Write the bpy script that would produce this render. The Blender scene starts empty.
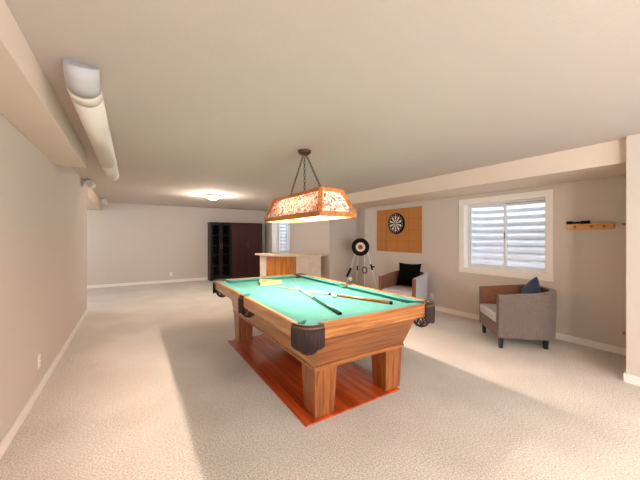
import bpy, bmesh, math, random
from mathutils import Vector, Matrix
random.seed(7)
scene = bpy.context.scene
COL = scene.collection
R = math.radians
PI = math.pi

# ------------------------------------------------------------------ materials
def nodes_of(name):
    m = bpy.data.materials.new(name); m.use_nodes = True
    nt = m.node_tree; b = nt.nodes['Principled BSDF']
    return m, nt, b
def srgb(c):
    return tuple(((x/255)/12.92 if x/255 <= .04045 else ((x/255+.055)/1.055)**2.4) for x in c) + (1,)
def plain(name, rgb, rough=.6, metal=0, bump=0, bscale=200, var=0, vscale=6, spec=.5, sheen=0, coat=0):
    m, nt, b = nodes_of(name)
    c = srgb(rgb)
    b.inputs['Base Color'].default_value = c
    b.inputs['Roughness'].default_value = rough
    b.inputs['Metallic'].default_value = metal
    b.inputs['Specular IOR Level'].default_value = spec
    if sheen: b.inputs['Sheen Weight'].default_value = sheen
    if coat: b.inputs['Coat Weight'].default_value = coat
    tc = nt.nodes.new('ShaderNodeTexCoord')
    if var:
        n = nt.nodes.new('ShaderNodeTexNoise'); n.inputs['Scale'].default_value = vscale; n.inputs['Detail'].default_value = 6
        r = nt.nodes.new('ShaderNodeValToRGB')
        r.color_ramp.elements[0].position = .3; r.color_ramp.elements[1].position = .7
        r.color_ramp.elements[0].color = tuple(max(0, x*(1-var)) for x in c[:3]) + (1,)
        r.color_ramp.elements[1].color = tuple(min(1, x*(1+var)) for x in c[:3]) + (1,)
        nt.links.new(tc.outputs['Object'], n.inputs['Vector']); nt.links.new(n.outputs['Fac'], r.inputs['Fac'])
        nt.links.new(r.outputs['Color'], b.inputs['Base Color'])
    if bump:
        n = nt.nodes.new('ShaderNodeTexNoise'); n.inputs['Scale'].default_value = bscale; n.inputs['Detail'].default_value = 3
        bp = nt.nodes.new('ShaderNodeBump'); bp.inputs['Strength'].default_value = bump; bp.inputs['Distance'].default_value = .004
        nt.links.new(tc.outputs['Object'], n.inputs['Vector']); nt.links.new(n.outputs['Fac'], bp.inputs['Height'])
        nt.links.new(bp.outputs['Normal'], b.inputs['Normal'])
    return m
def wood(name, dark, light, axis='X', rough=.35, plank=0, plank_axis='X', grain=1.0, coat=0, contrast=(.3, .7)):
    """stretched noise grain along axis; optional planks of the given width"""
    m, nt, b = nodes_of(name); N = nt.nodes; L = nt.links
    tc = N.new('ShaderNodeTexCoord'); mp = N.new('ShaderNodeMapping')
    s = {'X': (1.2, 26, 26), 'Y': (26, 1.2, 26), 'Z': (26, 26, 1.2)}[axis]
    mp.inputs['Scale'].default_value = tuple(x*grain for x in s)
    L.new(tc.outputs['Object'], mp.inputs['Vector'])
    vec = mp.outputs['Vector']
    n = N.new('ShaderNodeTexNoise'); n.inputs['Scale'].default_value = 1.0; n.inputs['Detail'].default_value = 5
    n.inputs['Distortion'].default_value = .6
    r = N.new('ShaderNodeValToRGB')
    r.color_ramp.elements[0].position = contrast[0]; r.color_ramp.elements[1].position = contrast[1]
    r.color_ramp.elements[0].color = srgb(dark); r.color_ramp.elements[1].color = srgb(light)
    if plank:
        sp = N.new('ShaderNodeSeparateXYZ'); L.new(tc.outputs['Object'], sp.inputs[0])
        dv = N.new('ShaderNodeMath'); dv.operation = 'DIVIDE'; dv.inputs[1].default_value = plank
        L.new(sp.outputs[plank_axis], dv.inputs[0])
        fl = N.new('ShaderNodeMath'); fl.operation = 'FLOOR'; L.new(dv.outputs[0], fl.inputs[0])
        wn = N.new('ShaderNodeTexWhiteNoise'); wn.noise_dimensions = '1D'; L.new(fl.outputs[0], wn.inputs['W'])
        ad = N.new('ShaderNodeVectorMath'); ad.operation = 'MULTIPLY_ADD'
        ad.inputs[1].default_value = (7, 7, 7)
        L.new(wn.outputs['Color'], ad.inputs[0]); L.new(vec, ad.inputs[2]); vec = ad.outputs[0]
        fr = N.new('ShaderNodeMath'); fr.operation = 'FRACT'; L.new(dv.outputs[0], fr.inputs[0])
        gp = N.new('ShaderNodeMath'); gp.operation = 'LESS_THAN'; gp.inputs[1].default_value = .03
        L.new(fr.outputs[0], gp.inputs[0])
        hs = N.new('ShaderNodeHueSaturation'); 
        mr = N.new('ShaderNodeMapRange'); mr.inputs['To Min'].default_value = .88; mr.inputs['To Max'].default_value = 1.1
        L.new(wn.outputs['Value'], mr.inputs['Value']); L.new(mr.outputs[0], hs.inputs['Value'])
        L.new(r.outputs['Color'], hs.inputs['Color'])
        mx = N.new('ShaderNodeMix'); mx.data_type = 'RGBA'
        L.new(gp.outputs[0], mx.inputs['Factor']); L.new(hs.outputs['Color'], mx.inputs[6])
        mx.inputs[7].default_value = tuple(x*.5 for x in srgb(dark)[:3]) + (1,)
        L.new(mx.outputs[2], b.inputs['Base Color'])
    else:
        L.new(r.outputs['Color'], b.inputs['Base Color'])
    L.new(vec, n.inputs['Vector']); L.new(n.outputs['Fac'], r.inputs['Fac'])
    b.inputs['Roughness'].default_value = rough
    if coat: b.inputs['Coat Weight'].default_value = coat; b.inputs['Coat Roughness'].default_value = .12
    bp = N.new('ShaderNodeBump'); bp.inputs['Strength'].default_value = .12; bp.inputs['Distance'].default_value = .002
    L.new(n.outputs['Fac'], bp.inputs['Height']); L.new(bp.outputs['Normal'], b.inputs['Normal'])
    return m
def emissive(name, rgb, strength):
    m, nt, b = nodes_of(name)
    b.inputs['Base Color'].default_value = srgb(rgb)
    b.inputs['Emission Color'].default_value = srgb(rgb)
    b.inputs['Emission Strength'].default_value = strength
    return m
def clear_glass(name, tint=(1, 1, 1), ior=1.45):
    m = bpy.data.materials.new(name); m.use_nodes = True; nt = m.node_tree; nt.nodes.clear()
    o = nt.nodes.new('ShaderNodeOutputMaterial'); t = nt.nodes.new('ShaderNodeBsdfTransparent'); g = nt.nodes.new('ShaderNodeBsdfGlossy')
    t.inputs[0].default_value = tint + (1,); g.inputs['Roughness'].default_value = .02
    f = nt.nodes.new('ShaderNodeFresnel'); ge = nt.nodes.new('ShaderNodeNewGeometry'); mr = nt.nodes.new('ShaderNodeMapRange')
    mr.inputs['To Min'].default_value = ior; mr.inputs['To Max'].default_value = 1/ior
    nt.links.new(ge.outputs['Backfacing'], mr.inputs['Value']); nt.links.new(mr.outputs[0], f.inputs[0]); x = nt.nodes.new('ShaderNodeMixShader')
    nt.links.new(f.outputs[0], x.inputs[0]); nt.links.new(t.outputs[0], x.inputs[1]); nt.links.new(g.outputs[0], x.inputs[2])
    nt.links.new(x.outputs[0], o.inputs[0]); return m

def carpet_mat():
    m, nt, b = nodes_of('carpet'); N = nt.nodes; L = nt.links
    tc = N.new('ShaderNodeTexCoord')
    n1 = N.new('ShaderNodeTexNoise'); n1.inputs['Scale'].default_value = 95; n1.inputs['Detail'].default_value = 8; n1.inputs['Roughness'].default_value = .85
    n2 = N.new('ShaderNodeTexNoise'); n2.inputs['Scale'].default_value = 1.6; n2.inputs['Detail'].default_value = 5
    r1 = N.new('ShaderNodeValToRGB'); r1.color_ramp.elements[0].position = .38; r1.color_ramp.elements[1].position = .58
    r1.color_ramp.elements[0].color = srgb(CARPET_D); r1.color_ramp.elements[1].color = srgb(CARPET_L)
    r2 = N.new('ShaderNodeValToRGB'); r2.color_ramp.elements[0].position = .35; r2.color_ramp.elements[1].position = .65
    r2.color_ramp.elements[0].color = (.86, .85, .83, 1); r2.color_ramp.elements[1].color = (1, 1, 1, 1)
    mx = N.new('ShaderNodeMix'); mx.data_type = 'RGBA'; mx.blend_type = 'MULTIPLY'; mx.inputs['Factor'].default_value = 1
    L.new(tc.outputs['Object'], n1.inputs['Vector']); L.new(tc.outputs['Object'], n2.inputs['Vector'])
    L.new(n1.outputs['Fac'], r1.inputs['Fac']); L.new(n2.outputs['Fac'], r2.inputs['Fac'])
    L.new(r1.outputs['Color'], mx.inputs[6]); L.new(r2.outputs['Color'], mx.inputs[7]); L.new(mx.outputs[2], b.inputs['Base Color'])
    b.inputs['Roughness'].default_value = 1; b.inputs['Specular IOR Level'].default_value = .1; b.inputs['Sheen Weight'].default_value = .15
    bp = N.new('ShaderNodeBump'); bp.inputs['Strength'].default_value = .35; bp.inputs['Distance'].default_value = .004
    L.new(n1.outputs['Fac'], bp.inputs['Height']); L.new(bp.outputs['Normal'], b.inputs['Normal'])
    return m
CARPET_D = (146, 136, 127); CARPET_L = (240, 232, 223)

def mosaic_glass_mat():
    """translucent mica-like shade glass with mottled cream, amber and pale blue chips"""
    m = bpy.data.materials.new('mosaic_glass'); m.use_nodes = True; nt = m.node_tree; N = nt.nodes; L = nt.links; N.clear()
    o = N.new('ShaderNodeOutputMaterial'); tc = N.new('ShaderNodeTexCoord')
    v = N.new('ShaderNodeTexVoronoi'); v.inputs['Scale'].default_value = 62
    r = N.new('ShaderNodeValToRGB'); cr = r.color_ramp; cr.interpolation = 'CONSTANT'
    cols = [(0, (230, 150, 110)), (.16, (235, 225, 215)), (.40, (130, 150, 165)), (.55, (235, 215, 190)), (.75, (150, 110, 80)), (.84, (240, 238, 235))]
    cr.elements[0].position = 0; cr.elements[0].color = srgb(cols[0][1]); cr.elements[1].position = cols[1][0]; cr.elements[1].color = srgb(cols[1][1])
    for p, c in cols[2:]:
        e = cr.elements.new(p); e.color = srgb(c)
    sx = N.new('ShaderNodeSeparateColor'); L.new(v.outputs['Color'], sx.inputs[0]); L.new(sx.outputs[0], r.inputs['Fac'])
    L.new(tc.outputs['Object'], v.inputs['Vector'])
    tr = N.new('ShaderNodeBsdfTranslucent'); df = N.new('ShaderNodeBsdfDiffuse'); mx = N.new('ShaderNodeMixShader'); mx.inputs[0].default_value = .84
    L.new(r.outputs['Color'], tr.inputs['Color']); L.new(r.outputs['Color'], df.inputs['Color'])
    L.new(tr.outputs[0], mx.inputs[1]); L.new(df.outputs[0], mx.inputs[2]); L.new(mx.outputs[0], o.inputs[0])
    return m

M = {}
M['wall'] = plain('wall_paint', (204, 193, 183), .85, bump=.15, bscale=60, spec=.2)
M['ceiling'] = plain('ceiling_paint', (204, 193, 184), .9, bump=.25, bscale=45, spec=.15)
M['soffit'] = plain('soffit_paint', (226, 209, 192), .85, bump=.15, bscale=60, spec=.2)
M['trim'] = plain('trim_white', (236, 230, 222), .45)
M['carpet'] = carpet_mat()
M['cherry_floor'] = wood('cherry_floor', (160, 50, 14), (210, 92, 36), 'Y', .14, plank=.082, plank_axis='X', coat=.9)
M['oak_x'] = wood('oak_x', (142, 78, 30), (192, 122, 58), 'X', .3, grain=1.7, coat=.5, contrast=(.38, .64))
M['oak_y_lit'] = wood('oak_y_lit', (160, 102, 50), (212, 156, 92), 'Y', .3, grain=1.7, coat=.5, contrast=(.38, .64))  # lighter oak for the long sides, their lit look put into the colour
M['oak_shaded'] = wood('oak_shaded', (118, 62, 26), (166, 100, 48), 'X', .3, grain=1.7, coat=.5, contrast=(.38, .64))  # darker copy of the oak; shade below the apron is in the colour
M['oak_z_shaded'] = wood('oak_z_shaded', (116, 58, 22), (170, 100, 46), 'Z', .3, grain=1.7, coat=.5, contrast=(.38, .64))  # leg oak darkened to carry the shade under the table
M['felt'] = plain('felt', (68, 142, 134), .95, bump=.2, bscale=500, spec=.1, sheen=.1)
M['leather'] = plain('brown_leather', (62, 32, 30), .5, bump=.3, bscale=120)
M['fringe'] = plain('fringe_brown', (56, 34, 32), .75, var=.35, vscale=90)
M['brass'] = plain('aged_brass', (176, 142, 82), .3, metal=.9)
M['olive_trim'] = plain('olive_leather_trim', (92, 72, 42), .35)
M['chain'] = plain('chain_bronze', (96, 70, 52), .4, metal=.8)
M['lamp_oak'] = wood('lamp_oak', (170, 96, 40), (218, 146, 78), 'Y', .4)
M['mosaic'] = mosaic_glass_mat()
M['bulb'] = emissive('bulb_glow', (255, 214, 160), 30)
M['dome'] = emissive('dome_glow', (255, 240, 218), 3.5)
M['nickel'] = plain('nickel', (120, 105, 92), .35, metal=.8)
M['white_duct'] = plain('white_duct', (222, 210, 198), .5, bump=.05, bscale=30)
M['grey_duct'] = plain('grey_duct_tape', (186, 184, 184), .5)
M['black'] = plain('black_matte', (7, 6, 7), .7, spec=.2)
M['black_fabric'] = plain('black_fabric', (7, 7, 9), .95, spec=.1, bump=.3, bscale=300)
M['navy'] = plain('navy_fabric', (22, 38, 78), .8, bump=.3, bscale=300, sheen=.3)
M['espresso'] = plain('espresso_wood', (14, 6, 7), .35, var=.25, vscale=8, spec=.25)
M['cherry_dark'] = wood('cherry_dark', (44, 4, 6), (62, 8, 9), 'Z', .28, coat=.15)
M['dark_glass'] = plain('dark_glass', (16, 14, 18), .06, spec=.8)
M['tweed'] = plain('grey_tweed', (108, 94, 84), .95, var=.45, vscale=110, bump=.6, bscale=220, sheen=.2)
M['tweed_light_daylit'] = plain('light_grey_daylit_tweed', (186, 186, 192), .95, var=.12, vscale=160, bump=.4, bscale=220, sheen=.2)  # light grey seat fabric; on the far chair's outside it paints window daylight
M['shaded_brown_uph'] = plain('shaded_brown_upholstery', (128, 84, 62), .8, var=.2, vscale=60, bump=.4, bscale=200)  # brown tone puts the shade inside the chairs into the fabric colour
M['leg_black'] = plain('black_leg', (24, 20, 19), .4)
M['cork'] = plain('cork', (186, 122, 62), .95, var=.14, vscale=70, bump=.5, bscale=150)
M['cork_dark'] = plain('cork_seam', (140, 86, 42), .95)
M['red'] = plain('red_paint', (188, 38, 34), .6)
M['green'] = plain('green_paint', (26, 90, 54), .6)
M['cream'] = plain('cream_paint', (226, 214, 190), .7)
M['white'] = plain('white_paint', (232, 230, 226), .5)
M['wire'] = plain('steel_wire', (150, 150, 155), .3, metal=.8)
M['laminate'] = plain('travertine_laminate', (222, 196, 168), .4, var=.12, vscale=14)
M['tile'] = plain('travertine_tile', (226, 208, 186), .5, var=.1, vscale=9)
M['pine'] = wood('pine_planks', (164, 88, 22), (216, 140, 48), 'Z', .4)
M['rackwood'] = wood('rack_wood', (196, 130, 66), (232, 178, 112), 'Y', .45)
M['pale_wood'] = wood('pale_wood', (206, 152, 102), (228, 180, 128), 'Y', .45)
M['maple'] = plain('maple_shaft', (234, 210, 176), .35)
M['cue_brown'] = plain('cue_brown', (152, 84, 38), .3)
M['cue_green'] = plain('cue_green', (14, 96, 78), .3)
M['ivory'] = plain('ivory', (240, 230, 208), .15)
M['glass'] = clear_glass('window_glass')
M['cabinet_glass'] = clear_glass('cabinet_glass', (.5, .5, .52), 1.28)
M['vinyl'] = plain('window_vinyl', (222, 222, 224), .4)
M['vinyl_grey'] = plain('window_gasket', (120, 116, 112), .5)
M['well'] = plain('galvanised_well', (206, 209, 216), .4, metal=.15, var=.08, vscale=5)
M['gravel'] = plain('gravel', (150, 145, 140), .9, var=.4, vscale=40)
M['plate'] = plain('outlet_plate', (238, 234, 226), .4)

# ------------------------------------------------------------------ mesh helpers
class MB:
    def __init__(s): s.bm = bmesh.new()
    def box(s, x0, x1, y0, y1, z0, z1):
        v = [s.bm.verts.new(p) for p in ((x0,y0,z0),(x1,y0,z0),(x1,y1,z0),(x0,y1,z0),(x0,y0,z1),(x1,y0,z1),(x1,y1,z1),(x0,y1,z1))]
        for f in ((3,2,1,0),(4,5,6,7),(0,1,5,4),(1,2,6,5),(2,3,7,6),(3,0,4,7)): s.bm.faces.new([v[i] for i in f])
        return s
    def frustum(s, lo, hi):      # lo, hi = (x0,x1,y0,y1,z)
        v = []
        for (x0,x1,y0,y1,z) in (lo, hi): v += [s.bm.verts.new(p) for p in ((x0,y0,z),(x1,y0,z),(x1,y1,z),(x0,y1,z))]
        for f in ((3,2,1,0),(4,5,6,7),(0,1,5,4),(1,2,6,5),(2,3,7,6),(3,0,4,7)): s.bm.faces.new([v[i] for i in f])
        return s
    def bar(s, a, b, w, h=None, up=(0,0,1)):
        a, b = Vector(a), Vector(b); d = (b-a).normalized(); u = Vector(up)
        if abs(d.dot(u)) > .98: u = Vector((1,0,0))
        sd = d.cross(u).normalized(); u = sd.cross(d).normalized(); h = h or w
        v = []
        for p in (a, b):
            for (i, j) in ((-1,-1),(1,-1),(1,1),(-1,1)): v.append(s.bm.verts.new(p + sd*i*w/2 + u*j*h/2))
        for f in ((0,1,2,3),(7,6,5,4),(4,5,1,0),(5,6,2,1),(6,7,3,2),(7,4,0,3)): s.bm.faces.new([v[i] for i in f])
        return s
    def cone(s, a, b, r0, r1=None, n=20, caps=True):
        a, b = Vector(a), Vector(b); r1 = r0 if r1 is None else r1
        d = (b-a).normalized(); u = Vector((0,0,1)) if abs(d.z) < .95 else Vector((1,0,0))
        e1 = d.cross(u).normalized(); e2 = d.cross(e1)
        A, B = [], []
        for i in range(n):
            t = 2*PI*i/n; q = e1*math.cos(t) + e2*math.sin(t)
            A.append(s.bm.verts.new(a+q*r0)); B.append(s.bm.verts.new(b+q*r1))
        for i in range(n):
            f = s.bm.faces.new((A[i], A[(i+1)%n], B[(i+1)%n], B[i])); f.smooth = True
        if caps: s.bm.faces.new(A[::-1]); s.bm.faces.new(B)
        return s
    def tube(s, pts, r, n=8, closed=False):
        pts = [Vector(p) for p in pts]; rings = []; m = len(pts); prev = None
        for i, p in enumerate(pts):
            a = pts[(i-1) % m] if (closed or i > 0) else p; b = pts[(i+1) % m] if (closed or i < m-1) else p
            d = (b-a).normalized(); u = prev or (Vector((0,0,1)) if abs(d.z) < .9 else Vector((1,0,0)))
            e1 = (u - d*u.dot(d)).normalized(); e2 = d.cross(e1); prev = e1
            rr = r[i] if isinstance(r, (list, tuple)) else r
            rings.append([s.bm.verts.new(p + (e1*math.cos(2*PI*k/n) + e2*math.sin(2*PI*k/n))*rr) for k in range(n)])
        for i in range(m if closed else m-1):
            A, B = rings[i], rings[(i+1) % m]
            for k in range(n):
                f = s.bm.faces.new((A[k], A[(k+1)%n], B[(k+1)%n], B[k])); f.smooth = True
        if not closed: s.bm.faces.new(rings[0][::-1]); s.bm.faces.new(rings[-1])
        return s
    def lathe(s, prof, n=28, c=(0,0,0), M4=None):
        rings = []
        for (r, z) in prof:
            ring = []
            for i in range(n):
                t = 2*PI*i/n; p = Vector((r*math.cos(t), r*math.sin(t), z))
                if M4: p = M4 @ p
                ring.append(s.bm.verts.new(p + Vector(c)))
            rings.append(ring)
        for A, B in zip(rings, rings[1:]):
            for i in range(n):
                f = s.bm.faces.new((A[i], A[(i+1)%n], B[(i+1)%n], B[i])); f.smooth = True
        s.bm.faces.new(rings[0][::-1]); s.bm.faces.new(rings[-1])
        return s
    def sphere(s, c, r, sc=(1,1,1), n=16):
        res = bmesh.ops.create_uvsphere(s.bm, u_segments=n, v_segments=max(6, n//2), radius=r, matrix=Matrix.Translation(c) @ Matrix.Diagonal((*sc, 1)))
        for v in res['verts']:
            for f in v.link_faces: f.smooth = True
        return s
    def prism(s, pts, z0, z1, smooth=False):
        A = [s.bm.verts.new((x, y, z0)) for x, y in pts]; B = [s.bm.verts.new((x, y, z1)) for x, y in pts]; n = len(pts)
        for i in range(n):
            f = s.bm.faces.new((A[i], A[(i+1)%n], B[(i+1)%n], B[i])); f.smooth = smooth
        s.bm.faces.new(A[::-1]); s.bm.faces.new(B)
        return s
    def build(s, name, mat, parent=None, bevel=0, seg=2, mats=None, recalc=True, rot=None, loc=None):
        if recalc: bmesh.ops.recalc_face_normals(s.bm, faces=s.bm.faces)
        me = bpy.data.meshes.new(name); s.bm.to_mesh(me); s.bm.free()
        for m in (mats or [mat]): me.materials.append(m)
        o = bpy.data.objects.new(name, me); COL.objects.link(o)
        if parent: o.parent = parent
        if loc: o.location = loc
        if rot: o.rotation_euler = rot
        if bevel:
            b = o.modifiers.new('bevel', 'BEVEL'); b.width = bevel; b.segments = seg; b.limit_method = 'ANGLE'; b.angle_limit = R(40)
            w = o.modifiers.new('wn', 'WEIGHTED_NORMAL'); w.keep_sharp = True
        return o
def tag(o, label=None, cat=None, group=None, kind=None):
    if label: o['label'] = label
    if cat: o['category'] = cat
    if group: o['group'] = group
    if kind: o['kind'] = kind
    return o
def empty(name, loc, label, cat, group=None, rz=0, rot=None):
    o = bpy.data.objects.new(name, None); COL.objects.link(o); o.location = loc; o.rotation_euler = rot or (0, 0, rz)
    o.empty_display_size = .1
    return tag(o, label, cat, group)
def struct(o, label=None):
    o['kind'] = 'structure'
    if label: o['label'] = label; 
    return o
def copy_tree(o, parent=None):
    c = o.copy(); COL.objects.link(c); c.parent = parent
    for ch in list(o.children): copy_tree(ch, c)
    return c
def wall_with_holes(x0, x1, y0, y1, z0, z1, holes, axis):
    """slab along axis 'y' (thin in x) or 'x' (thin in y) with rectangular holes (a0,a1,z0,z1)"""
    mb = MB(); a0, a1 = (y0, y1) if axis == 'y' else (x0, x1)
    As = sorted({a0, a1, *[h[0] for h in holes], *[h[1] for h in holes]}); Zs = sorted({z0, z1, *[h[2] for h in holes], *[h[3] for h in holes]})
    def inside(a, z): return any(h[0] < a < h[1] and h[2] < z < h[3] for h in holes)
    vs = {}
    def V(i, j, k):
        key = (i, j, k)
        if key not in vs:
            a = As[i]; z = Zs[j]
            if axis == 'y': vs[key] = mb.bm.verts.new(((x0, x1)[k], a, z))
            else: vs[key] = mb.bm.verts.new((a, (y0, y1)[k], z))
        return vs[key]
    cell = {}
    for i in range(len(As)-1):
        for j in range(len(Zs)-1): cell[i, j] = not inside((As[i]+As[i+1])/2, (Zs[j]+Zs[j+1])/2)
    for (i, j), on in cell.items():
        if not on: continue
        for k in (0, 1): mb.bm.faces.new((V(i,j,k), V(i+1,j,k), V(i+1,j+1,k), V(i,j+1,k)))
        for (di, dj, e) in ((-1,0,((i,j),(i,j+1))),(1,0,((i+1,j),(i+1,j+1))),(0,-1,((i,j),(i+1,j))),(0,1,((i,j+1),(i+1,j+1)))):
            if not cell.get((i+di, j+dj), False):
                (p, q) = e; mb.bm.faces.new((V(*p,0), V(*q,0), V(*q,1), V(*p,1)))
    return mb

# ------------------------------------------------------------------ setting
CZ = 2.35          # ceiling height
XL, XR, XN, YB, YF = -.705, 4.87, 4.04, 10.07, -3.0
YN = 5.9           # where the narrow far part begins
struct(MB().box(-3.4, 6.2, YF-.2, YB+.2, -.15, 0).build('floor', M['carpet']))
struct(MB().box(1.06, 2.04, 1.855, 3.945, .0005, .012).build('floor_wood_inset', M['cherry_floor'], bevel=.003))
struct(MB().prism([(-3.4, YF-.2), (XR+.2, YF-.2), (XR+.2, YN+.15), (XN+.30, YN+.15), (XN+.30, YB+.2), (-3.4, YB+.2)], CZ, CZ+.15).build('ceiling', M['ceiling']))
struct(MB().box(XL-.12, XL, YF, 6.82, 0, CZ).build('wall_left', M['wall'], bevel=.006))
# hall beyond the end of the left wall
struct(MB().box(-3.4, XL-.12, 5.9, 6.0, 0, CZ).build('wall_hall_front', M['wall']))
struct(wall_with_holes(-3.3, -3.15, 6.0, YB, 0, CZ, [(7.4, 8.9, .9, 2.0)], 'y').build('wall_hall_left', M['wall']))
struct(MB().box(-3.4, XN+.15, YB, YB+.15, 0, CZ).build('wall_back', M['wall']))
struct(wall_with_holes(XN, XN+.30, YN, YB, 0, CZ, [(8.08, 9.38, .87, 1.96)], 'y').build('wall_alcove', M['wall']))
struct(MB().box(XN+.30, XR+.2, YN, YN+.15, 0, CZ).build('wall_alcove_return', M['wall']))
struct(wall_with_holes(XR, XR+.2, .8, YN, 0, CZ, [(1.765, 2.973, .86, 1.955)], 'y').build('wall_right', M['wall']))
struct(MB().box(3.975, XR+.2, YF, .8, 0, CZ).build('wall_right_pillar', M['wall'], bevel=.006))
struct(wall_with_holes(XL-.12, 3.976, YF-.15, YF, 0, CZ, [(.1, 3.3, .05, 2.1)], 'x').build('wall_rear', M['wall']))
mb = MB()
for (a, b) in ((.1, .16), (1.67, 1.73), (3.24, 3.3)): mb.box(a, b, YF-.11, YF-.04, .05, 2.1)
for (a, b) in ((.05, .11), (2.04, 2.1)): mb.box(.16, 3.24, YF-.11, YF-.04, a, b)
dr = struct(mb.build('added_door_1', M['vinyl']))  # unseen glass doors, added to let sky light in from behind the camera
for a in (.16, 1.73): MB().box(a, a+1.51, YF-.08, YF-.074, .11, 2.04).build('added_door_pane', M['glass'], dr)
struct(MB().box(XL, -.44, YF, 4.22, 2.165, CZ).build('wall_soffit_left', M['soffit'], bevel=.004))
struct(MB().box(-1.15, XL+.012, 6.82, YB, 2.13, CZ).build('wall_header_left', M['soffit'], bevel=.004))
struct(MB().box(4.06, XR, .8, YN, 2.113, CZ).build('wall_soffit_right', M['soffit'], bevel=.004))
def base(name, x0, x1, y0, y1):
    mb = MB().box(x0, x1, y0, y1, 0, .085)
    cx, cy = (x0+x1)/2, (y0+y1)/2
    return struct(mb.build(name, M['trim'], bevel=.004))
base('baseboard_left', XL, XL+.014, YF, 6.82)
base('baseboard_back', -3.15, XN, YB-.014, YB)
base('baseboard_alcove', XN-.014, XN, YN-.014, YB-.014)
base('baseboard_alcove_return', XN, XR, YN-.014, YN)
base('baseboard_right', XR-.014, XR, .8, YN-.014)
mb = MB().box(3.961, 3.975, YF, .8, 0, .085); mb.box(3.961, XR-.014, .8, .814, 0, .085)
struct(mb.build('baseboard_pillar', M['trim'], bevel=.004))

def window(n, X, y0, y1, z0, z1, depth, casing=.085, blinds=False):
    mb = MB(); c = casing; t = .016
    mb.box(X-t, X, y0-c, y1+c, z1, z1+c); mb.box(X-t, X, y0-c, y1+c, z0-c, z0)
    mb.box(X-t, X, y0-c, y0, z0, z1); mb.box(X-t, X, y1, y1+c, z0, z1)
    # reveal lining
    e = .006
    mb.box(X-t, X+depth, y0, y0+e, z0, z1); mb.box(X-t, X+depth, y1-e, y1, z0, z1)
    mb.box(X-t, X+depth, y0+e, y1-e, z1-e, z1); mb.box(X-t, X+depth, y0+e, y1-e, z0, z0+e)
    w = struct(mb.build(f'window_{n}', M['trim'], bevel=.002))
    Y0, Y1, Z0, Z1 = y0+e, y1-e, z0+e, z1-e; XF = X+depth
    mb = MB(); f = .028
    mb.box(XF-.06, XF, Y0, Y1, Z0, Z0+f); mb.box(XF-.06, XF, Y0, Y1, Z1-f, Z1); mb.box(XF-.06, XF, Y0, Y0+f, Z0+f, Z1-f); mb.box(XF-.06, XF, Y1-f, Y1, Z0+f, Z1-f)
    mb.build('window_frame', M['vinyl'], w, bevel=.002)
    MB().box(XF-.055, XF-.045, Y0+f, Y1-f, Z1-f-.008, Z1-f).build('window_track', M['vinyl_grey'], w)
    ym = (Y0+Y1)/2
    for k, (a, b, dx) in enumerate(((ym-.02, Y1-f, -.045), (Y0+f, ym+.02, -.015))):
        g = .034; mb = MB()
        mb.box(XF+dx-.011, XF+dx+.011, a, a+g, Z0+f, Z1-f); mb.box(XF+dx-.011, XF+dx+.011, b-g, b, Z0+f, Z1-f)
        mb.box(XF+dx-.011, XF+dx+.011, a+g, b-g, Z0+f, Z0+f+g); mb.box(XF+dx-.011, XF+dx+.011, a+g, b-g, Z1-f-g, Z1-f)
        s = mb.build('window_sash', M['vinyl'], w, bevel=.002)
        MB().box(XF+dx-.002, XF+dx+.002, a+g, b-g, Z0+f+g, Z1-f-g).build('window_pane', M['glass'], s)
        if k == 0:
            MB().box(XF+dx-.019, XF+dx-.011, a+.008, a+.024, (Z0+Z1)/2-.05, (Z0+Z1)/2+.05).build('sash_latch', M['vinyl_grey'], s)
    return w
window(1, XR, 1.765, 2.973, .86, 1.955, .17)
window(2, XN, 8.08, 9.38, .87, 1.96, .27, casing=.03)

mb = MB()
for (a, b) in ((7.4, 7.46), (8.12, 8.18), (8.84, 8.9)): mb.box(-3.28, -3.2, a, b, .9, 2.0)
for (a, b) in ((.9, .95), (1.95, 2.0)): mb.box(-3.28, -3.2, 7.46, 8.84, a, b)
w3 = struct(mb.build('window_3', M['vinyl']))  # unseen hall window, added to bring bluish daylight into the hall
for a in (7.46, 8.18): MB().box(-3.245, -3.24, a, a+.66, .95, 1.95).build('window_pane', M['glass'], w3)
def window_well(name, X, yc, wd, z0, z1, dep, label):
    """corrugated steel half-round liner outside a basement window"""
    n = 28; nz = int((z1-z0)/.01); mb = MB(); rows = []
    for j in range(nz+1):
        z = z0 + (z1-z0)*j/nz; off = .020*math.sin(2*PI*z/.12); row = []
        for i in range(n+1):
            t = PI*i/n; ex = .55
            cx = abs(math.sin(t))**ex; cy = math.copysign(abs(math.cos(t))**ex, math.cos(t))
            row.append(mb.bm.verts.new((X + cx*(dep+off), yc + cy*(wd/2+off), z)))
        rows.append(row)
    for a, b in zip(rows, rows[1:]):
        for i in range(n):
            f = mb.bm.faces.new((a[i], a[i+1], b[i+1], b[i])); f.smooth = True
    o = mb.build(name, M['well'], recalc=False)
    s = o.modifiers.new('solid', 'SOLIDIFY'); s.thickness = .004
    return tag(o, label, 'window well')
window_well('window_well', XR+.21, 2.37, 1.6, .45, 3.1, .62, 'corrugated pale metal window well liner outside the large right window')
window_well('window_well', XN+.31, 8.75, 1.7, .45, 3.1, .66, 'corrugated pale metal window well liner outside the small window behind the bar')

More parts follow.
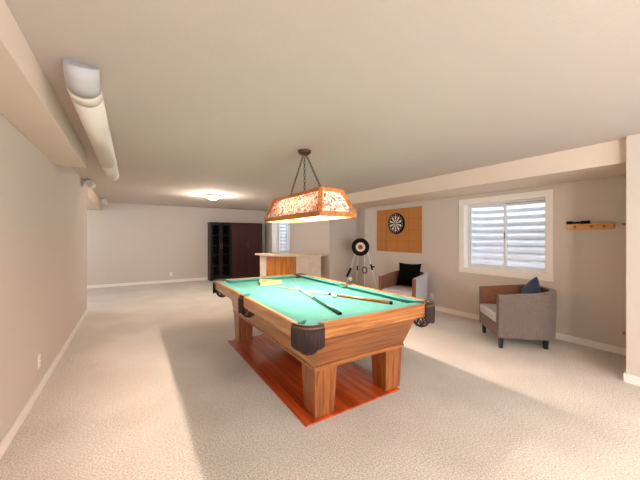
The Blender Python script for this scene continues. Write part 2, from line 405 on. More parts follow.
# ------------------------------------------------------------------ pool table
TX, TY = 1.62, 2.92
HW, HL = .70, 1.25        # outer half width / length
ZT = .80
pt = empty('pool_table', (TX, TY, 0), 'large oak pool table with teal cloth standing on the red wood floor inset', 'pool table')
GX, GY = .170, .125                    # pocket half gap at corners measured along each rail
RW = .045                   # wood rail width
CW = .085                   # cushion width
ZB = .752                   # bed cloth
MB().box(-HW+RW-.005, HW-RW+.005, -HL+RW-.005, HL-RW+.005, ZB-.045, ZB).build('bed_cloth', M['felt'], pt)
def rail(axis, sgn, a0, a1):
    """wood rail and apron with its cloth-covered cushion; axis the rail runs along"""
    H = HW if axis == 'y' else HL
    prof_w = [(H-RW, ZT-.006), (H-.012, ZT), (H, ZT-.010), (H-.004, .692), (H-.016, .682), (H-RW, .682)]
    prof_c = [(H-RW, ZT-.007), (H-RW-CW*.6, ZT-.005), (H-RW-CW+.003, ZT-.008), (H-RW-CW, ZT-.013), (H-RW-CW+.003, ZT-.018), (H-RW-CW+.026, ZB-.0), (H-RW, ZB)]
    def ext(prof, b0, b1, c0=0, c1=0):
        mb = MB(); rings = []
        for (a, ch) in ((b0, c0), (b1, -c1)):
            ring = []
            for (d, z) in prof:
                k = a + ch*max(0, (H-RW-d)/CW) if ch else a
                p = (sgn*d, k, z) if axis == 'y' else (k, sgn*d, z)
                ring.append(mb.bm.verts.new(p))
            rings.append(ring)
        n = len(prof)
        for i in range(n): mb.bm.faces.new((rings[0][i], rings[0][(i+1)%n], rings[1][(i+1)%n], rings[1][i]))
        mb.bm.faces.new(rings[0][::-1]); mb.bm.faces.new(rings[1])
        return mb
    w = ext(prof_w, a0, a1).build('rail', M['oak_y_lit' if axis == 'y' else 'oak_x'], pt, bevel=.004)
    ext(prof_c, a0 - (.018 if abs(a0) > .2 else 0), a1 + (.018 if abs(a1) > .2 else 0), .055 if abs(a0) > .2 else .02, .055 if abs(a1) > .2 else .02).build('cushion', M['felt'], w)
sp = .065
for s in (-1, 1):
    rail('y', s, -HL+GY, -sp); rail('y', s, sp, HL-GY)
    rail('x', s, -HW+GX, HW-GX)
# cabinet: tapered skirt below the rails
mb = MB(); mb.frustum((-HW+.225, HW-.225, -HL+.20, HL-.20, .405), (-HW+.19, HW-.19, -HL+.06, HL-.06, .70))
cab = mb.build('cabinet', None, pt, bevel=.006, mats=[M['oak_shaded'], M['oak_y_lit']])
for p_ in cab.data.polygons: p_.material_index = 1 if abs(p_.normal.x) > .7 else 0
MB().box(-HW+.218, HW-.218, -HL+.19, HL-.19, .38, .408).build('cabinet_moulding', M['oak_x'], pt, bevel=.006)
for sx in (-1, 1):
    for sy in (-1, 1):
        cx, cy = sx*(HW-.330), sy*(HL-.308)
        mb = MB().frustum((cx-.088, cx+.088, cy-.085, cy+.085, .012), (cx-.102, cx+.102, cy-.105, cy+.105, .382))
        mb.build('leg', M['oak_z_shaded'], pt, bevel=.005)
def pocket(cx, cy, ang, corner):
    """leather pocket: brass-rimmed cup, fringe shield and open net; ang = outward direction"""
    r = .12 if corner else .085
    span = R(60) if corner else R(50)
    ph = empty('pocket', (cx, cy, 0), None, None); ph.parent = pt; ph.rotation_euler = (0, 0, ang)
    # dark cup opening in the bed
    mb = MB()
    mb.lathe([(.05, ZB-.05), (.054, ZB+.002)], 20); mb.build('pocket_cup', M['black'], ph)
    # rim arc
    N = 18; arc = [(r*math.cos(t), r*math.sin(t)) for t in [(-span + 2*span*i/N) for i in range(N+1)]]
    MB().tube([(x, y, ZT-.006) for x, y in arc], .009, 8).build('pocket_rim', M['leather'], ph)
    MB().tube([(x*1.03, y*1.03, ZT-.022) for x, y in arc], .012, 8).build('rim_trim', M['olive_trim'], ph)
    # fringe: two rows of hanging strands on a shield
    mb = MB(); K = 32 if corner else 20; sf = span*.97
    for i in range(K):
        t = -sf + 2*sf*i/(K-1); rr = r+.008 + (.004 if i % 2 else 0)
        L_ = .125 + .022*math.cos(t*1.3)+random.uniform(-.006, .006)
        x, y = rr*math.cos(t), rr*math.sin(t)
        mb.tube([(x, y, ZT-.028), (x*1.01, y*1.01, ZT-.08), (x*1.0, y*1.0, ZT-.028-L_)], [.0062, .0068, .005], 6)
    fr = mb.build('pocket_fringe', M['fringe'], ph)
    mb = MB(); ins = []
    for rad in (r-.002, r+.004):
        ins.append([[mb.bm.verts.new((rad*math.cos(-sf+2*sf*i/N), rad*math.sin(-sf+2*sf*i/N), z)) for i in range(N+1)] for z in (ZT-.13, ZT-.02)])
    for i in range(N):
        mb.bm.faces.new((ins[1][0][i], ins[1][0][i+1], ins[1][1][i+1], ins[1][1][i])); mb.bm.faces.new((ins[0][0][i], ins[0][0][i+1], ins[0][1][i+1], ins[0][1][i]))
        for k in (0, 1): mb.bm.faces.new((ins[0][k][i], ins[0][k][i+1], ins[1][k][i+1], ins[1][k][i]))
    for k in (0, N): mb.bm.faces.new((ins[0][0][k], ins[0][1][k], ins[1][1][k], ins[1][0][k]))
    mb.build('pocket_shield', M['leather'], ph)
    # net of leather straps under the cup
    mb = MB(); nn = 9; off = .02 if corner else 0
    levels = [(.072, ZT-.10), (.080, ZT-.145), (.072, ZT-.185), (.046, ZT-.215), (.014, ZT-.228)]
    P = [[Vector((off + rr*math.cos(2*PI*(i+.5*(j % 2))/nn), rr*math.sin(2*PI*(i+.5*(j % 2))/nn), z)) for i in range(nn)] for j, (rr, z) in enumerate(levels)]
    for j in range(len(P)-1):
        for i in range(nn):
            mb.tube([P[j][i], P[j+1][i]], .0055, 5); mb.tube([P[j][i], P[j+1][(i-1) % nn if j % 2 == 0 else (i+1) % nn]], .0055, 5)
    mb.tube(P[0], .007, 5, closed=True); mb.tube(P[-1], .006, 5, closed=True)
    mb.build('pocket_net', M['leather'], ph)
    return ph
c = .105
for sx in (-1, 1):
    for sy in (-1, 1): pocket(sx*(HW-.119), sy*(HL-.1085), math.atan2(sy*.17, sx*.125), True)
    pocket(sx*(HW-.078), 0, 0 if sx > 0 else PI, False)

def cue(name_label, tip, butt, bm_, wrap):
    a, b = Vector(tip), Vector(butt); d = b-a; L_ = d.length
    root = empty('pool_cue', tuple(a), name_label, 'pool cue', 'cues lying on the table')
    q = d.to_track_quat('X', 'Z'); root.rotation_mode = 'QUATERNION'; root.rotation_quaternion = q
    MB().cone((0,0,0), (.012,0,0), .0062, n=14).build('cue_tip', M['cue_green'], root)
    MB().cone((.012,0,0), (.037,0,0), .0065, n=14).build('ferrule', M['white'], root)
    MB().cone((.037,0,0), (.50*L_,0,0), .0066, .0100, n=14).build('shaft', M['maple'], root)
    MB().cone((.50*L_,0,0), (.53*L_,0,0), .0108, n=14).build('joint', M['white'] if wrap is None else M['white'], root)
    for (a_, b_) in ((.53, .55), (.57, .58)): MB().cone((a_*L_,0,0), (b_*L_,0,0), .0114+.0002*(a_ > .56), n=14).build('joint_ring', M['black'], root)
    mb = MB(); mb.cone((.55*L_,0,0), (L_-.02,0,0), .0106, .0155, n=14); mb.build('butt', bm_, root)
    MB().cone((L_-.02,0,0), (L_,0,0), .0158, .0145, n=14).build('bumper', M['black'], root)
    return root
zc = ZB
cue('pool cue with dark green butt, lying across the brown one on the teal cloth', (1.70, 3.27, zc+.030), (1.405, 1.90, zc+.0158), M['cue_green'], 1)
cue('pool cue with brown wood butt lying beside the white cue ball', (1.525, 3.43, zc+.010), (2.045, 1.955, zc+.0165), M['cue_brown'], None)
bl = MB().sphere((0,0,0), .0286, n=24).build('cue_ball', M['ivory'], loc=(1.765, 2.50, zc+.0292)); tag(bl, 'white cue ball resting beside the brown cue on the teal cloth', 'billiard ball')
# triangle rack
def tri(rad, rot, rnd=.35, n=8):
    pts = []; 
    V3 = [Vector((rad*math.cos(rot+2*PI*k/3), rad*math.sin(rot+2*PI*k/3))) for k in range(3)]
    for k in range(3):
        p, a, b = V3[k], V3[k-1], V3[(k+1) % 3]; s0 = p+(a-p)*rnd*.4; s1 = p+(b-p)*rnd*.4
        for i in range(n+1):
            t = i/n; q = s0*(1-t)**2 + p*2*t*(1-t) + s1*t*t; pts.append((q.x, q.y))
    return pts
rk = empty('triangle_rack', (1.55, 3.76, ZB+.0005), 'light wooden triangle ball rack lying on the far end of the cloth', 'ball rack')
mb = MB(); po, pi_ = tri(.215, R(100)), tri(.185, R(100)); n = len(po); rings = []
for (pp, z) in ((po, 0), (po, .042), (pi_, .042), (pi_, 0)): rings.append([mb.bm.verts.new((x, y, z)) for x, y in pp])
for k in range(4):
    A, B = rings[k], rings[(k+1) % 4]
    for i in range(n): mb.bm.faces.new((A[i], A[(i+1)%n], B[(i+1)%n], B[i]))
mb.build('rack_frame', M['pale_wood'], rk, bevel=.003)

# ------------------------------------------------------------------ pendant lamp over the table
LX, LY = 1.62, 2.865
lm = empty('pool_table_lamp', (LX, LY, CZ), 'long oak framed billiard lamp with mottled glass panels hanging on chains above the table', 'pendant lamp')
zb, zt_ = 1.575-CZ, 1.856-CZ
bw, bl_, tw, tl = .20, .64, .124, .53
B4 = [(-bw,-bl_,zb),(bw,-bl_,zb),(bw,bl_,zb),(-bw,bl_,zb)]; T4 = [(-tw,-tl,zt_),(tw,-tl,zt_),(tw,tl,zt_),(-tw,tl,zt_)]
mb = MB()
for i in range(4):
    a, b = Vector(B4[i]), Vector(B4[(i+1)%4]); d = (b-a).normalized()*.014
    mb.bar(a-d*.9+Vector((0,0,.024)), b+d*.9+Vector((0,0,.024)), .024, .05)
mb.build('lower_frame', M['lamp_oak'], lm, bevel=.003)
mb = MB()
for i in range(4):
    a, b = Vector(T4[i]), Vector(T4[(i+1)%4]); d = (b-a).normalized()*.012
    mb.bar(a-d+Vector((0,0,-.014)), b+d+Vector((0,0,-.014)), .022, .034)
mb.build('upper_frame', M['lamp_oak'], lm, bevel=.003)
for i in range(4):
    MB().bar(Vector(B4[i])+Vector((0,0,.03)), Vector(T4[i])+Vector((0,0,-.015)), .04, .034).build('corner_post', M['lamp_oak'], lm, bevel=.003)
for i in range(4):
    a, b, c2, d2 = [Vector(v) for v in (B4[i], B4[(i+1)%4], T4[(i+1)%4], T4[i])]
    cen = Vector((0,0,(zb+zt_)/2)); nn_ = (b-a).cross(d2-a).normalized()
    mb = MB(); vs = []
    for off in (0.001, .004):
        vs.append([mb.bm.verts.new(p*.0 + p - nn_*off) for p in (a+Vector((0,0,.03)), b+Vector((0,0,.03)), c2+Vector((0,0,-.015)), d2+Vector((0,0,-.015)))])
    mb.bm.faces.new(vs[0]); mb.bm.faces.new(vs[1][::-1])
    for k in range(4): mb.bm.faces.new((vs[0][k], vs[0][(k+1)%4], vs[1][(k+1)%4], vs[1][k]))
    mb.build('glass_panel', M['mosaic'], lm)
MB().box(-tw+.008, tw-.008, -tl+.008, tl-.008, zt_-.012, zt_-.006).build('top_board', M['lamp_oak'], lm)
can = MB().lathe([(.02,-.048),(.05,-.045),(.068,-.03),(.075,-.012),(.075,-.0005)], 28).build('canopy', M['chain'], lm)
def chain(parent, a, b):
    a, b = Vector(a), Vector(b); L_ = (b-a).length; n = int(L_/.032); d = (b-a)/n; mb = MB()
    u = d.normalized(); s1 = u.cross(Vector((1,0,.1))).normalized(); s2 = u.cross(s1)
    for i in range(n):
        c0 = a + d*(i+.5); e = s1 if i % 2 else s2
        mb.tube([c0 + u*.0205*math.cos(t) + e*.010*math.sin(t) for t in [2*PI*k/10 for k in range(10)]], .0034, 5, closed=True)
    return mb.build('chain', M['chain'], parent)
chain(lm, (0, -.03, -.045), (0, -.36, zt_+.002)); chain(lm, (0, .03, -.045), (0, .37, zt_+.002)); chain(lm, (0, 0, -.048), (0, 0, zt_+.002))
for k, yy in enumerate((-.30, 0, .25)):
    sk = MB().cone((0, yy, zt_-.012), (0, yy, zt_-.06), .02, n=16).build('bulb_socket', M['brass'], lm)
    MB().sphere((0, yy, zt_-.085), .027, n=16).build('bulb', M['bulb'], sk)
def point(name, loc, energy, rad, col, parent=None):
    l = bpy.data.lights.new(name, 'POINT'); l.energy = energy; l.shadow_soft_size = rad; l.color = col
    o = bpy.data.objects.new(name, l); COL.objects.link(o); o.location = loc
    return o
WARM = (1.0, .89, .76)
for yy in (-.30, 0, .25):
    point('bulb_light', (LX, LY+yy, CZ+zt_-.118), 35, .028, WARM)

# ------------------------------------------------------------------ ceiling flush lights
def flush(x, y, label, power):
    f = empty('ceiling_light', (x, y, CZ), label, 'ceiling light', 'flush dome ceiling lights')
    MB().lathe([(.165,-.0005),(.172,-.012),(.170,-.026),(.150,-.032)], 36).build('fixture_rim', M['nickel'], f)
    MB().lathe([(.02,-.112),(.06,-.108),(.10,-.092),(.13,-.066),(.148,-.033),(.14,-.028)], 36).build('glass_dome', M['dome'], f)
    point('dome_light', (x, y, CZ-.2), power, .11, (1.0, .91, .80))
flush(1.54, 6.95, 'flush glass dome ceiling light in front of the dark cabinets', 38)
flush(1.4, -1.2, 'unseen flush dome ceiling light added behind the camera to brighten the room', 72)  # fill lamp added out of view
flush(-2.2, 8.0, 'unseen flush dome ceiling light added in the hall on the left', 12)  # out-of-view hall lamp, added for its light

# ------------------------------------------------------------------ round duct and collars beside left soffit
du = empty('round_duct', (-.239, 3.0, 2.25), 'long white round duct running along the ceiling beside the left soffit', 'duct')
r = .082
MB().cone((0,-.73,0), (0,1.13,0), r, n=32).build('duct_run', M['white_duct'], du)
MB().cone((0,1.13,0), (0,1.17,0), r+.004, n=32).build('duct_seam', M['white_duct'], du)
MB().cone((0,1.17,0), (0,2.02,0), r*.97, n=32).build('duct_tail', M['white_duct'], du)
# elbow turning into the soffit
pts = [(0,-.73,0), (0,-.775,.003), (0,-.81,.010), (0,-.85,.025), (0,-.89,.05), (0,-.92,.09)]
MB().tube(pts[:3], r, 32).build('duct_elbow', M['white_duct'], du)
MB().tube(pts[2:], r*.99, 32).build('duct_band', M['grey_duct'], du)
for (y, lab) in ((6.25, 'short white round duct stub at the ceiling over the end of the left wall'), (9.15, 'short white round duct stub at the ceiling near the back wall')):
    d = empty('duct_stub', (-.60, y, 2.275), lab, 'duct', 'white duct stubs by the left ceiling')  # short piece of round white duct
    MB().cone((0,-.15,0), (0,.15,0), .058, n=24).build('stub_pipe', M['white_duct'], d, bevel=.008)
    MB().cone((0,-.162,0), (0,-.15,0), .053, n=24).build('stub_collar', M['grey_duct'], d)

# ------------------------------------------------------------------ outlets
def outlet(loc, rz, label):
    o = empty('wall_outlet', loc, label, 'outlet', 'white wall outlets', rz)   # plate faces +x locally
    MB().box(0.0005, .006, -.036, .036, -.058, .058).build('cover_plate', M['plate'], o, bevel=.002)
    for z in (-.02, .02):
        mb = MB().box(.006, .0085, -.014, .014, z-.012, z+.012); s = mb.build('socket', M['plate'], o, bevel=.001)
        m2 = MB(); m2.box(.0085, .009, -.007, -.004, z-.005, z+.006); m2.box(.0085, .009, .004, .007, z-.005, z+.006); m2.build('slot', M['black'], s)
outlet((XL, 3.55, .28), 0, 'white outlet low on the left wall near the camera')
outlet((.99, YB, .26), -PI/2, 'white outlet low on the back wall left of the cabinets')
outlet((XR, 3.62, .25), PI, 'white outlet low on the right wall by the table corner')

# ------------------------------------------------------------------ dark cabinets on the back wall
def handle(mbp, x, y, z0, z1, mat, parent):
    m = MB(); m.cone((x, y-.03, z0), (x, y-.03, z1), .006, n=10); m.cone((x, y, z0+.02), (x, y-.03, z0+.02), .005, n=8); m.cone((x, y, z1-.02), (x, y-.03, z1-.02), .005, n=8)
    return m.build('handle', mat, parent)
YC0, YC1 = 9.62, YB-.02
def cabinet(name, x0, x1, z1, glazed, label, mat):
    t = .03; w = x1-x0
    c = empty(name, (x0, YC0, 0), label, 'cabinet')
    D = YC1-YC0; mb = MB()
    mb.box(0, t, 0.02, D, 0, z1); mb.box(w-t, w, 0.02, D, 0, z1); mb.box(t, w-t, 0.02, D, 0, .08); mb.box(t, w-t, .02, D, z1-t, z1); mb.box(t, w-t, D-.02, D, .08, z1-t)
    mb.build('carcass', mat, c, bevel=.002)
    mb = MB().box(-.012, w+.0, -.01, D, z1, z1+.03); mb.build('cornice', mat, c, bevel=.006)
    for z in (.45, .82, 1.19, 1.52): MB().box(t, w-t, .04, D-.02, z, z+.02).build('shelf', mat, c)
    for k in range(2):
        a = .004 + k*(w/2-.002); b = a + w/2-.006
        if glazed:
            f = .055; mb = MB(); mb.box(a, a+f, 0, .022, .09, z1-.01); mb.box(b-f, b, 0, .022, .09, z1-.01); mb.box(a+f, b-f, 0, .022, .09, .09+f*1.3); mb.box(a+f, b-f, 0, .022, z1-.01-f, z1-.01)
            for j in range(1, 5):
                z = .16 + (z1-.23)*j/5; mb.box(a+f, b-f, .004, .020, z-.011, z+.011)
            d = mb.build('door', mat, c, bevel=.002)
            MB().box(a+f, b-f, .010, .014, .16, z1-.065).build('door_glass', M['cabinet_glass'], d)
        else:
            mb = MB(); mb.box(a, b, 0, .02, .09, z1-.01); d = mb.build('door', M['cherry_dark'], c, bevel=.003)
            mb = MB(); e = .07
            for (p0, p1, q0, q1) in ((a+.004, a+e, .09, z1-.012), (b-e, b-.004, .09, z1-.012), (a+e, b-e, .09, .09+e), (a+e, b-e, z1-.012-e, z1-.012)): mb.box(p0, p1, -.007, 0, q0, q1)
            mb.build('door_panel_frame', M['cherry_dark'], d, bevel=.002)
        handle(None, (b-.028 if k == 0 else a+.028), -.004, 1.02, 1.18, M['nickel'], d)
    return c
gc = cabinet('display_cabinet', 2.06, 2.70, 1.835, True, 'dark display cabinet with gridded glass doors, left of the cherry wardrobe', M['espresso'])
cabinet('wardrobe_cabinet', 2.715, 3.78, 1.835, False, 'dark cherry wardrobe with two solid doors beside the glass-fronted cabinet', M['cherry_dark'])

# ------------------------------------------------------------------ curved bar
def catmull(P, n=10):
    out = []
    for i in range(len(P)-1):
        p0 = Vector(P[max(0, i-1)]); p1 = Vector(P[i]); p2 = Vector(P[i+1]); p3 = Vector(P[min(len(P)-1, i+2)])
        for k in range(n):
            t = k/n; out.append(.5*((2*p1)+(p2-p0)*t+(2*p0-5*p1+4*p2-p3)*t*t+(3*p1-p0-3*p2+p3)*t**3))
    out.append(Vector(P[-1])); return out
outer = catmull([(2.62, 7.22), (2.66, 6.86), (2.79, 6.50), (3.00, 6.18), (3.40, 6.01), (4.015, 5.96)], 8)
def offset(path, d):
    res = []
    for i, p in enumerate(path):
        a = path[max(0, i-1)]; b = path[min(len(path)-1, i+1)]; t = (b-a).normalized(); res.append(p + Vector((-t.y, t.x))*d)
    return res
bar = empty('home_bar', (0, 0, 0), 'curved corner bar with travertine top and panels around honey wood planks', 'bar')
inner = offset(outer, .44)
poly = [(p.x, p.y) for p in outer] + [(min(p.x, 4.015), p.y) for p in reversed(inner)]
MB().prism(poly, .93, .98).build('bar_top', M['laminate'], bar, bevel=.018, seg=4)
face = offset(outer, .13); back = offset(outer, .32)
def seg_at(path, i0, i1): return path[i0:i1+1]
n = len(face)
def body(i0, i1, name, mat, thick_in=True, dz=0, extra=0, z1=.93):
    f = offset(outer, .13-extra)[i0:i1+1]; b = offset(outer, .32)[i0:i1+1]
    pl = [(p.x, p.y) for p in f] + [(p.x, p.y) for p in reversed(b)]
    return MB().prism(pl, 0.001, z1).build(name, mat, bar, bevel=.002)
def px_of(p):
    f = 294; yaw = R(32.5); F = (math.sin(yaw), math.cos(yaw)); Rr = (math.cos(yaw), -math.sin(yaw))
    return p
I1, I2, I3 = 9, 29, len(outer)-3
body(2, I1, 'end_panel', M['tile'], extra=.012)
body(I2, I3, 'tile_panel', M['tile'], extra=.012)
core = body(I1, I2, 'front_panel', M['pine'])
# tongue and groove boards on the curved front
fpath = offset(outer, .13)[I1:I2+1]; mb = MB(); acc = 0; bd = .095
L0 = [0]
for a, b in zip(fpath, fpath[1:]): L0.append(L0[-1]+(b-a).length)
def at_len(s):
    for k in range(len(L0)-1):
        if L0[k+1] >= s: return fpath[k].lerp(fpath[k+1], (s-L0[k])/(L0[k+1]-L0[k]))
    return fpath[-1]
nb = int(L0[-1]/bd)
for k in range(nb):
    a = at_len(L0[-1]*k/nb+.003); b = at_len(L0[-1]*(k+1)/nb-.003); t = (b-a).normalized(); nrm = Vector((t.y, -t.x))*.006
    mb.bar((a.x+nrm.x, a.y+nrm.y, .46), (b.x+nrm.x, b.y+nrm.y, .46), .012, .92)
mb.build('wood_planks', M['pine'], core, bevel=.003)

# ------------------------------------------------------------------ dart board and cork backing
ck = empty('cork_backing', (XR, 4.49, 1.537), 'square tan cork tile panel behind the dartboard on the right wall', 'cork board')
MB().box(-.018, -.0005, -.635, .635, -.472, .472).build('cork_sheet', M['cork'], ck, bevel=.003)
mb = MB()
for k in (-1, 0, 1): mb.box(-.0195, -.018, k*.3175-.002, k*.3175+.002, -.472, .472)
for k in (-1, 0, 1): mb.box(-.0195, -.018, -.635, .635, k*.236-.002, k*.236+.002)
mb.build('tile_seams', M['cork_dark'], ck)
# dartboard built in local XY, faces +Z local, then turned to face -X
db = empty('dartboard', (XR-.0195, 4.505, 1.683), 'round dartboard with black and cream wedges mounted on the cork panel', 'dartboard', rot=(PI/2, 0, -PI/2))
MB().lathe([(.2255, 0.0), (.2255, .030), (.222, .034), (.17, .034)], 60).build('board_body', M['black'], db)
mb = MB(); rr_ = (.0064, .016, .099, .107, .162, .170); ns = 4; grid = {}
for a in range(20*ns):
    t = PI/2 - R(9) - a*R(18)/ns
    for k, q in enumerate(rr_): grid[a, k] = mb.bm.verts.new((q*math.cos(t), q*math.sin(t), .0348))
ctr = mb.bm.verts.new((0, 0, .0348))
for a in range(20*ns):
    b = (a+1) % (20*ns); odd = (a//ns) % 2
    f = mb.bm.faces.new((ctr, grid[a, 0], grid[b, 0])); f.material_index = 2
    for k, mi in enumerate((3, 1 if odd else 0, 3 if odd else 2, 1 if odd else 0, 3 if odd else 2)):
        f = mb.bm.faces.new((grid[a, k], grid[a, k+1], grid[b, k+1], grid[b, k])); f.material_index = mi
o = mb.build('scoring_face', None, db, mats=[M['black'], M['cream'], M['red'], M['green']], recalc=False)
sm = o.modifiers.new('s', 'SOLIDIFY'); sm.thickness = .0008
mb = MB()
for rr in (.016, .099, .107, .162, .170): mb.tube([(rr*math.cos(t), rr*math.sin(t), .0355) for t in [2*PI*i/40 for i in range(40)]], .0009, 4, closed=True)
for i in range(20):
    a = PI/2 + R(9) - i*R(18); mb.tube([(.016*math.cos(a), .016*math.sin(a), .0355), (.172*math.cos(a), .172*math.sin(a), .0355)], .0009, 4)
mb.tube([(.205*math.cos(t), .205*math.sin(t), .0355) for t in [2*PI*i/48 for i in range(48)]], .0012, 4, closed=True)
mb.build('wire_spider', M['wire'], db)
for i, num in enumerate((20,1,18,4,13,6,10,15,2,17,3,19,7,16,8,11,14,9,12,5)):
    cu = bpy.data.curves.new('number', 'FONT'); cu.body = str(num); cu.size = .032; cu.align_x = 'CENTER'; cu.align_y = 'CENTER'; cu.extrude = .0006
    tmp = bpy.data.objects.new('tmp_number', cu); COL.objects.link(tmp)
    bpy.context.view_layer.update()
    me = bpy.data.meshes.new_from_object(tmp.evaluated_get(bpy.context.evaluated_depsgraph_get()))
    bpy.data.objects.remove(tmp); me.materials.clear(); me.materials.append(M['white'])
    o = bpy.data.objects.new('number', me); COL.objects.link(o); o.parent = db
    a = PI/2 - i*R(18); o.location = (.188*math.cos(a), .188*math.sin(a), .036)

# ------------------------------------------------------------------ round target on a stand
tg = empty('target_stand', (4.33, 5.10, 0), 'black and white bullseye target on thin white legs by the alcove corner', 'target game', rz=R(-38))
# local: faces -Y
tl_ = MB().lathe([(.196, -.02), (.2, -.014), (.2, .014), (.196, .02)], 48, M4=Matrix.Translation((0,0,1.165)) @ Matrix.Rotation(PI/2, 4, 'X')).build('target_disc', M['black'], tg)
for (r_, off, m_, nm) in ((.106, .0215, 'cream', 'white_ring'), (.052, .023, 'red', 'bullseye')):
    MB().lathe([(r_, .0), (r_, .0025)], 40, M4=Matrix.Translation((0,-off+.003,1.165)) @ Matrix.Rotation(PI/2, 4, 'X')).build(nm, M[m_], tl_)
legs = (((-.115, .0, 1.03), (-.42, -.10, 0)), ((-.05, .02, .99), (-.10, .42, 0)), ((.095, 0, 1.02), (.085, -.12, 0)), ((.16, .0, 1.08), (.42, -.02, 0)))
for a, b in legs:
    L_ = MB().cone(a, b, .0095, .008, n=10).build('leg', M['white'], tg)
    MB().cone((b[0], b[1], 0), (b[0], b[1], .012), .014, n=10).build('foot', M['black'], L_)
MB().bar((-.13, .024, 1.06), (.17, .024, 1.06), .02, .03).build('cross_bar', M['white'], tg)
def on(i, t): a, b = Vector(legs[i][0]), Vector(legs[i][1]); return a.lerp(b, t)
p = on(0, .42); MB().bar(p+Vector((.03, -.015, .10)), p+Vector((-.06, -.015, -.10)), .045, .05).build('dart_holder', M['black'], tg, bevel=.008)
p = on(0, .58); mb = MB().lathe([(.03,-.02),(.052,-.012),(.052,.012),(.03,.02)], 24, M4=Matrix.Translation(p+Vector((.07,-.03,.02))) @ Matrix.Rotation(PI/2, 4, 'X')); mb.build('white_reel', M['white'], tg)
p = on(0, .58); MB().tube([p+Vector((.07+.055*math.cos(t), -.03, .02+.055*math.sin(t))) for t in [2*PI*i/20 for i in range(20)]], .009, 6, closed=True).build('reel_rim', M['cue_brown'], tg)
p = on(1, .32); MB().bar(p+Vector((0,-.02,.06)), p+Vector((0,-.02,-.05)), .035, .035).build('clamp', M['black'], tg, bevel=.006)
p = on(2, .36); MB().tube([p+Vector((.045*math.cos(t), -.02, .07*math.sin(t))) for t in [2*PI*i/20 for i in range(20)]], .014, 6, closed=True).build('ring_holder', M['leather'], tg)
p = on(3, .33); mb = MB(); mb.bar(p+Vector((-.02,-.01,.06)), p+Vector((.02,-.01,-.07)), .04, .04); mb.bar(p+Vector((0,-.01,0)), p+Vector((.075,-.01,.0)), .03, .03); mb.build('clamp', M['black'], tg, bevel=.005)

# ------------------------------------------------------------------ tub chairs
def tub_chair(label, loc, facing, out_m, in_m, seat_m, rim_m):
    """barrel chair, local front = +Y... built facing -Y, rotated about Z"""
    ch = empty('tub_chair', (*loc, 0), label, 'armchair', rz=facing + PI/2)
    W, D, T = .74, .74, .075        # outer width, depth, shell thickness
    def shell_path(w, d, n=26):
        # U: from left front, around back, to right front. front at y=-d/2
        pts = []; r_ = w/2*.92; yb = d/2
        pts.append((-w/2, -d/2)); pts.append((-w/2, -d/2+(d-r_)*.5)); 
        for i in range(n+1):
            t = PI - PI*i/n; ex = .72
            cx = math.copysign(abs(math.cos(t))**ex, math.cos(t)); cy = abs(math.sin(t))**ex
            pts.append((cx*w/2, yb-r_ + cy*r_))
        pts.append((w/2, -d/2+(d-r_)*.5)); pts.append((w/2, -d/2))
        return pts
    Po, Pi = shell_path(W, D), shell_path(W-2*T, D-2*T)
    Pi = [(x, (y if abs(i-len(Pi)/2) < len(Pi)/2-2.5 else -D/2 + (y+ (D-2*T)/2))) for i, (x, y) in enumerate(Pi)]
    mb = MB(); z0 = .135; N_ = len(Po); cols = []
    for (o_, i_) in zip(Po, Pi):
        k = (o_[1]+D/2)/D; zt2 = .665 + .065*k**1.2; flare = 1.0
        col = [(o_[0]*.955, o_[1]*.955 if o_[1] > 0 else o_[1], z0), (o_[0]*.97, o_[1]*.97 if o_[1] > 0 else o_[1], z0+.03), (o_[0], o_[1], zt2-.03), (o_[0]*.985, o_[1]*.985, zt2),
               (i_[0]*1.02, i_[1]*1.02 if i_[1] > 0 else i_[1], zt2), (i_[0], i_[1], zt2-.03), (i_[0]*.97, i_[1], .30), (i_[0]*.96, i_[1], z0)]
        cols.append([mb.bm.verts.new(p) for p in col])
    m = len(cols[0])
    for a, b in zip(cols, cols[1:]):
        for j in range(m):
            f = mb.bm.faces.new((a[j], a[(j+1)%m], b[(j+1)%m], b[j])); f.smooth = True
            if j in (4, 5, 6): f.material_index = 1
    for c_ in (cols[0], cols[-1]):
        f = mb.bm.faces.new(c_); f.material_index = 2
    sh = mb.build('shell', None, ch, mats=[out_m, in_m, rim_m], bevel=.012, seg=3)
    # base and cushion
    MB().box(-W/2+T*.9, W/2-T*.9, -D/2+.004, D/2-T*1.5, z0, .30).build('seat_base', rim_m, ch, bevel=.012, seg=3)
    wi = W/2-T-.004
    mb = MB(); pts = [(-wi, -D/2-.012), (wi, -D/2-.012), (wi, D/2-T-.20), (wi*.75, D/2-T-.07), (wi*.3, D/2-T-.03), (-wi*.3, D/2-T-.03), (-wi*.75, D/2-T-.07), (-wi, D/2-T-.20)]
    mb.prism(pts, .302, .43); mb.build('seat_cushion', seat_m, ch, bevel=.03, seg=4)
    # tufting buttons inside the back and arms
    for j, z in enumerate((.50, .59, .67)):
        for i in range(6, 25, 3):
            ii = min(len(Pi)-1, i + (j % 2)); x, y = Pi[ii]; x *= .985; y = y - .006
            MB().sphere((x, y, z-.02), .010, (1,1,1), 10).build('tuft_button', in_m, sh)
    for sx in (-1, 1):
        for sy in (-1, 1):
            cx, cy = sx*(W/2-.075), (-D/2+.05 if sy < 0 else D/2-.16); 
            if sy > 0: cx = sx*(W/2-.14)
            MB().frustum((cx-.020, cx+.020, cy-.020, cy+.020, 0), (cx-.026, cx+.026, cy-.026, cy+.026, z0+.004)).build('leg', M['leg_black'], ch, bevel=.003)
    return ch
tub_chair('grey tweed tub chair with black legs below the large window, holding a navy cushion', (4.32, 1.88), R(136), M['tweed'], M['shaded_brown_uph'], M['tweed_light_daylit'], M['tweed'])
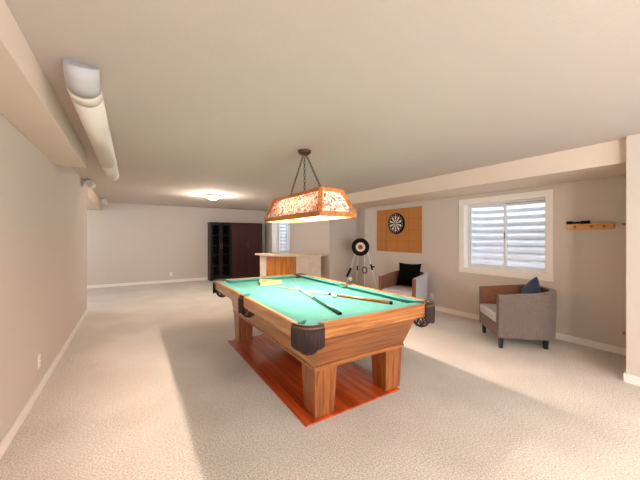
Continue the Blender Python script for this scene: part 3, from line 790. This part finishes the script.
tub_chair('grey tub chair painted with pale daylight outside and brown shade inside under the dartboard, holding a black cushion', (4.36, 3.83), R(196), M['tweed_light_daylit'], M['shaded_brown_uph'], M['tweed_light_daylit'], M['shaded_brown_uph'])
def cushion(name, label, loc, rot, size, mat):
    n = 18; mb = MB(); G = {}
    for s in (1, -1):
        for i in range(n+1):
            for j in range(n+1):
                u, v = i/n*2-1, j/n*2-1
                e = (1-u**4)*(1-v**4); px = size/2*u*(1-.10*(1-abs(u))*0 - .09*(1-v*v)*abs(u)); py = size/2*v*(1-.09*(1-u*u)*abs(v))
                z = s*.062*e**.55 if e > 0 else 0
                if (i in (0, n) or j in (0, n)) and s == -1: G[s, i, j] = G[1, i, j]
                else: G[s, i, j] = mb.bm.verts.new((px, py, z))
        for i in range(n):
            for j in range(n):
                f = mb.bm.faces.new((G[s,i,j], G[s,i+1,j], G[s,i+1,j+1], G[s,i,j+1])); f.smooth = True
    o = mb.build(name, mat, loc=loc); o.rotation_euler = rot
    return tag(o, label, 'cushion')
cushion('throw_pillow', 'black square throw pillow leaning in the tub chair under the dartboard', (4.475, 3.85, .665), (R(74), 0, R(-74)), .46, M['black_fabric'])
cushion('throw_pillow', 'navy blue throw pillow set cornerwise in the grey tub chair by the window', (4.44, 1.78, .655), (R(72), R(0), R(-134)), .32, M['navy'])
bpy.data.objects['throw_pillow.001'].rotation_mode = 'QUATERNION'
bpy.data.objects['throw_pillow.001'].rotation_quaternion = (Matrix.Rotation(R(-134), 3, 'Z') @ Matrix.Rotation(R(72), 3, 'X') @ Matrix.Rotation(R(45), 3, 'Z')).to_quaternion()

# ------------------------------------------------------------------ cue racks on the right wall
wr = empty('wall_rack', (XR, 1.295, 1.52), 'short honey wood wall rack holding a black bar, right of the window', 'wall rack')
MB().box(-.05, -.0005, -.225, .225, -.035, .035).build('rack_board', M['rackwood'], wr, bevel=.004)
for y in (.14, -.02, -.14): MB().lathe([(.012, 0), (.016, .002), (.012, .004)], 16, M4=Matrix.Translation((-.05, y, -.002)) @ Matrix.Rotation(-PI/2, 4, 'Y')).build('rack_clip', M['cue_brown'], wr)
bb = empty('black_holder', (XR-.03, 1.41, 1.556), 'black bar with two thicker ends lying on top of the honey wood wall rack', 'dart case')
mb = MB(); mb.box(-.014, .014, -.11, .11, .004, .026); mb.build('bar_body', M['black'], bb, bevel=.003)
for (a, b) in ((-.115, -.03), (.06, .115)): MB().box(-.018, .018, a, b, 0, .036).build('bar_end', M['black'], bb, bevel=.004)
cr_ = empty('cue_rack', (XR, .99, 0), 'wooden cue rack with upper and lower rails, mostly hidden by the right pillar', 'cue rack')
for z, nm in ((1.535, 'upper_rail'), (.262, 'lower_rail')):
    MB().box(-.05, -.0005, -.155, .01, z-.012, z+.012).build(nm, M['cue_brown'], cr_, bevel=.004)

# ------------------------------------------------------------------ world, camera, look
w = bpy.data.worlds.new('sky'); scene.world = w; w.use_nodes = True; nt = w.node_tree
bg = nt.nodes['Background']; bg.inputs['Color'].default_value = (.80, .90, 1.0, 1); bg.inputs['Strength'].default_value = 5.5
cam = bpy.data.cameras.new('camera'); co = bpy.data.objects.new('camera', cam); COL.objects.link(co)
co.location = (0, 0, 1.38); co.rotation_euler = (PI/2, 0, R(-32.5))
cam.sensor_width = 36; cam.lens = 294/640*36; cam.shift_y = -2.5/640; cam.clip_start = .05
scene.camera = co
scene.view_settings.view_transform = 'Standard'; scene.view_settings.look = 'None'; scene.view_settings.gamma = 1
scene.view_settings.use_curve_mapping = False; scene.view_settings.exposure = 1.0
scene.cycles.max_bounces = 10; scene.cycles.diffuse_bounces = 7; scene.cycles.transparent_max_bounces = 12
scene.cycles.use_denoising = True; scene.cycles.sample_clamp_indirect = 8
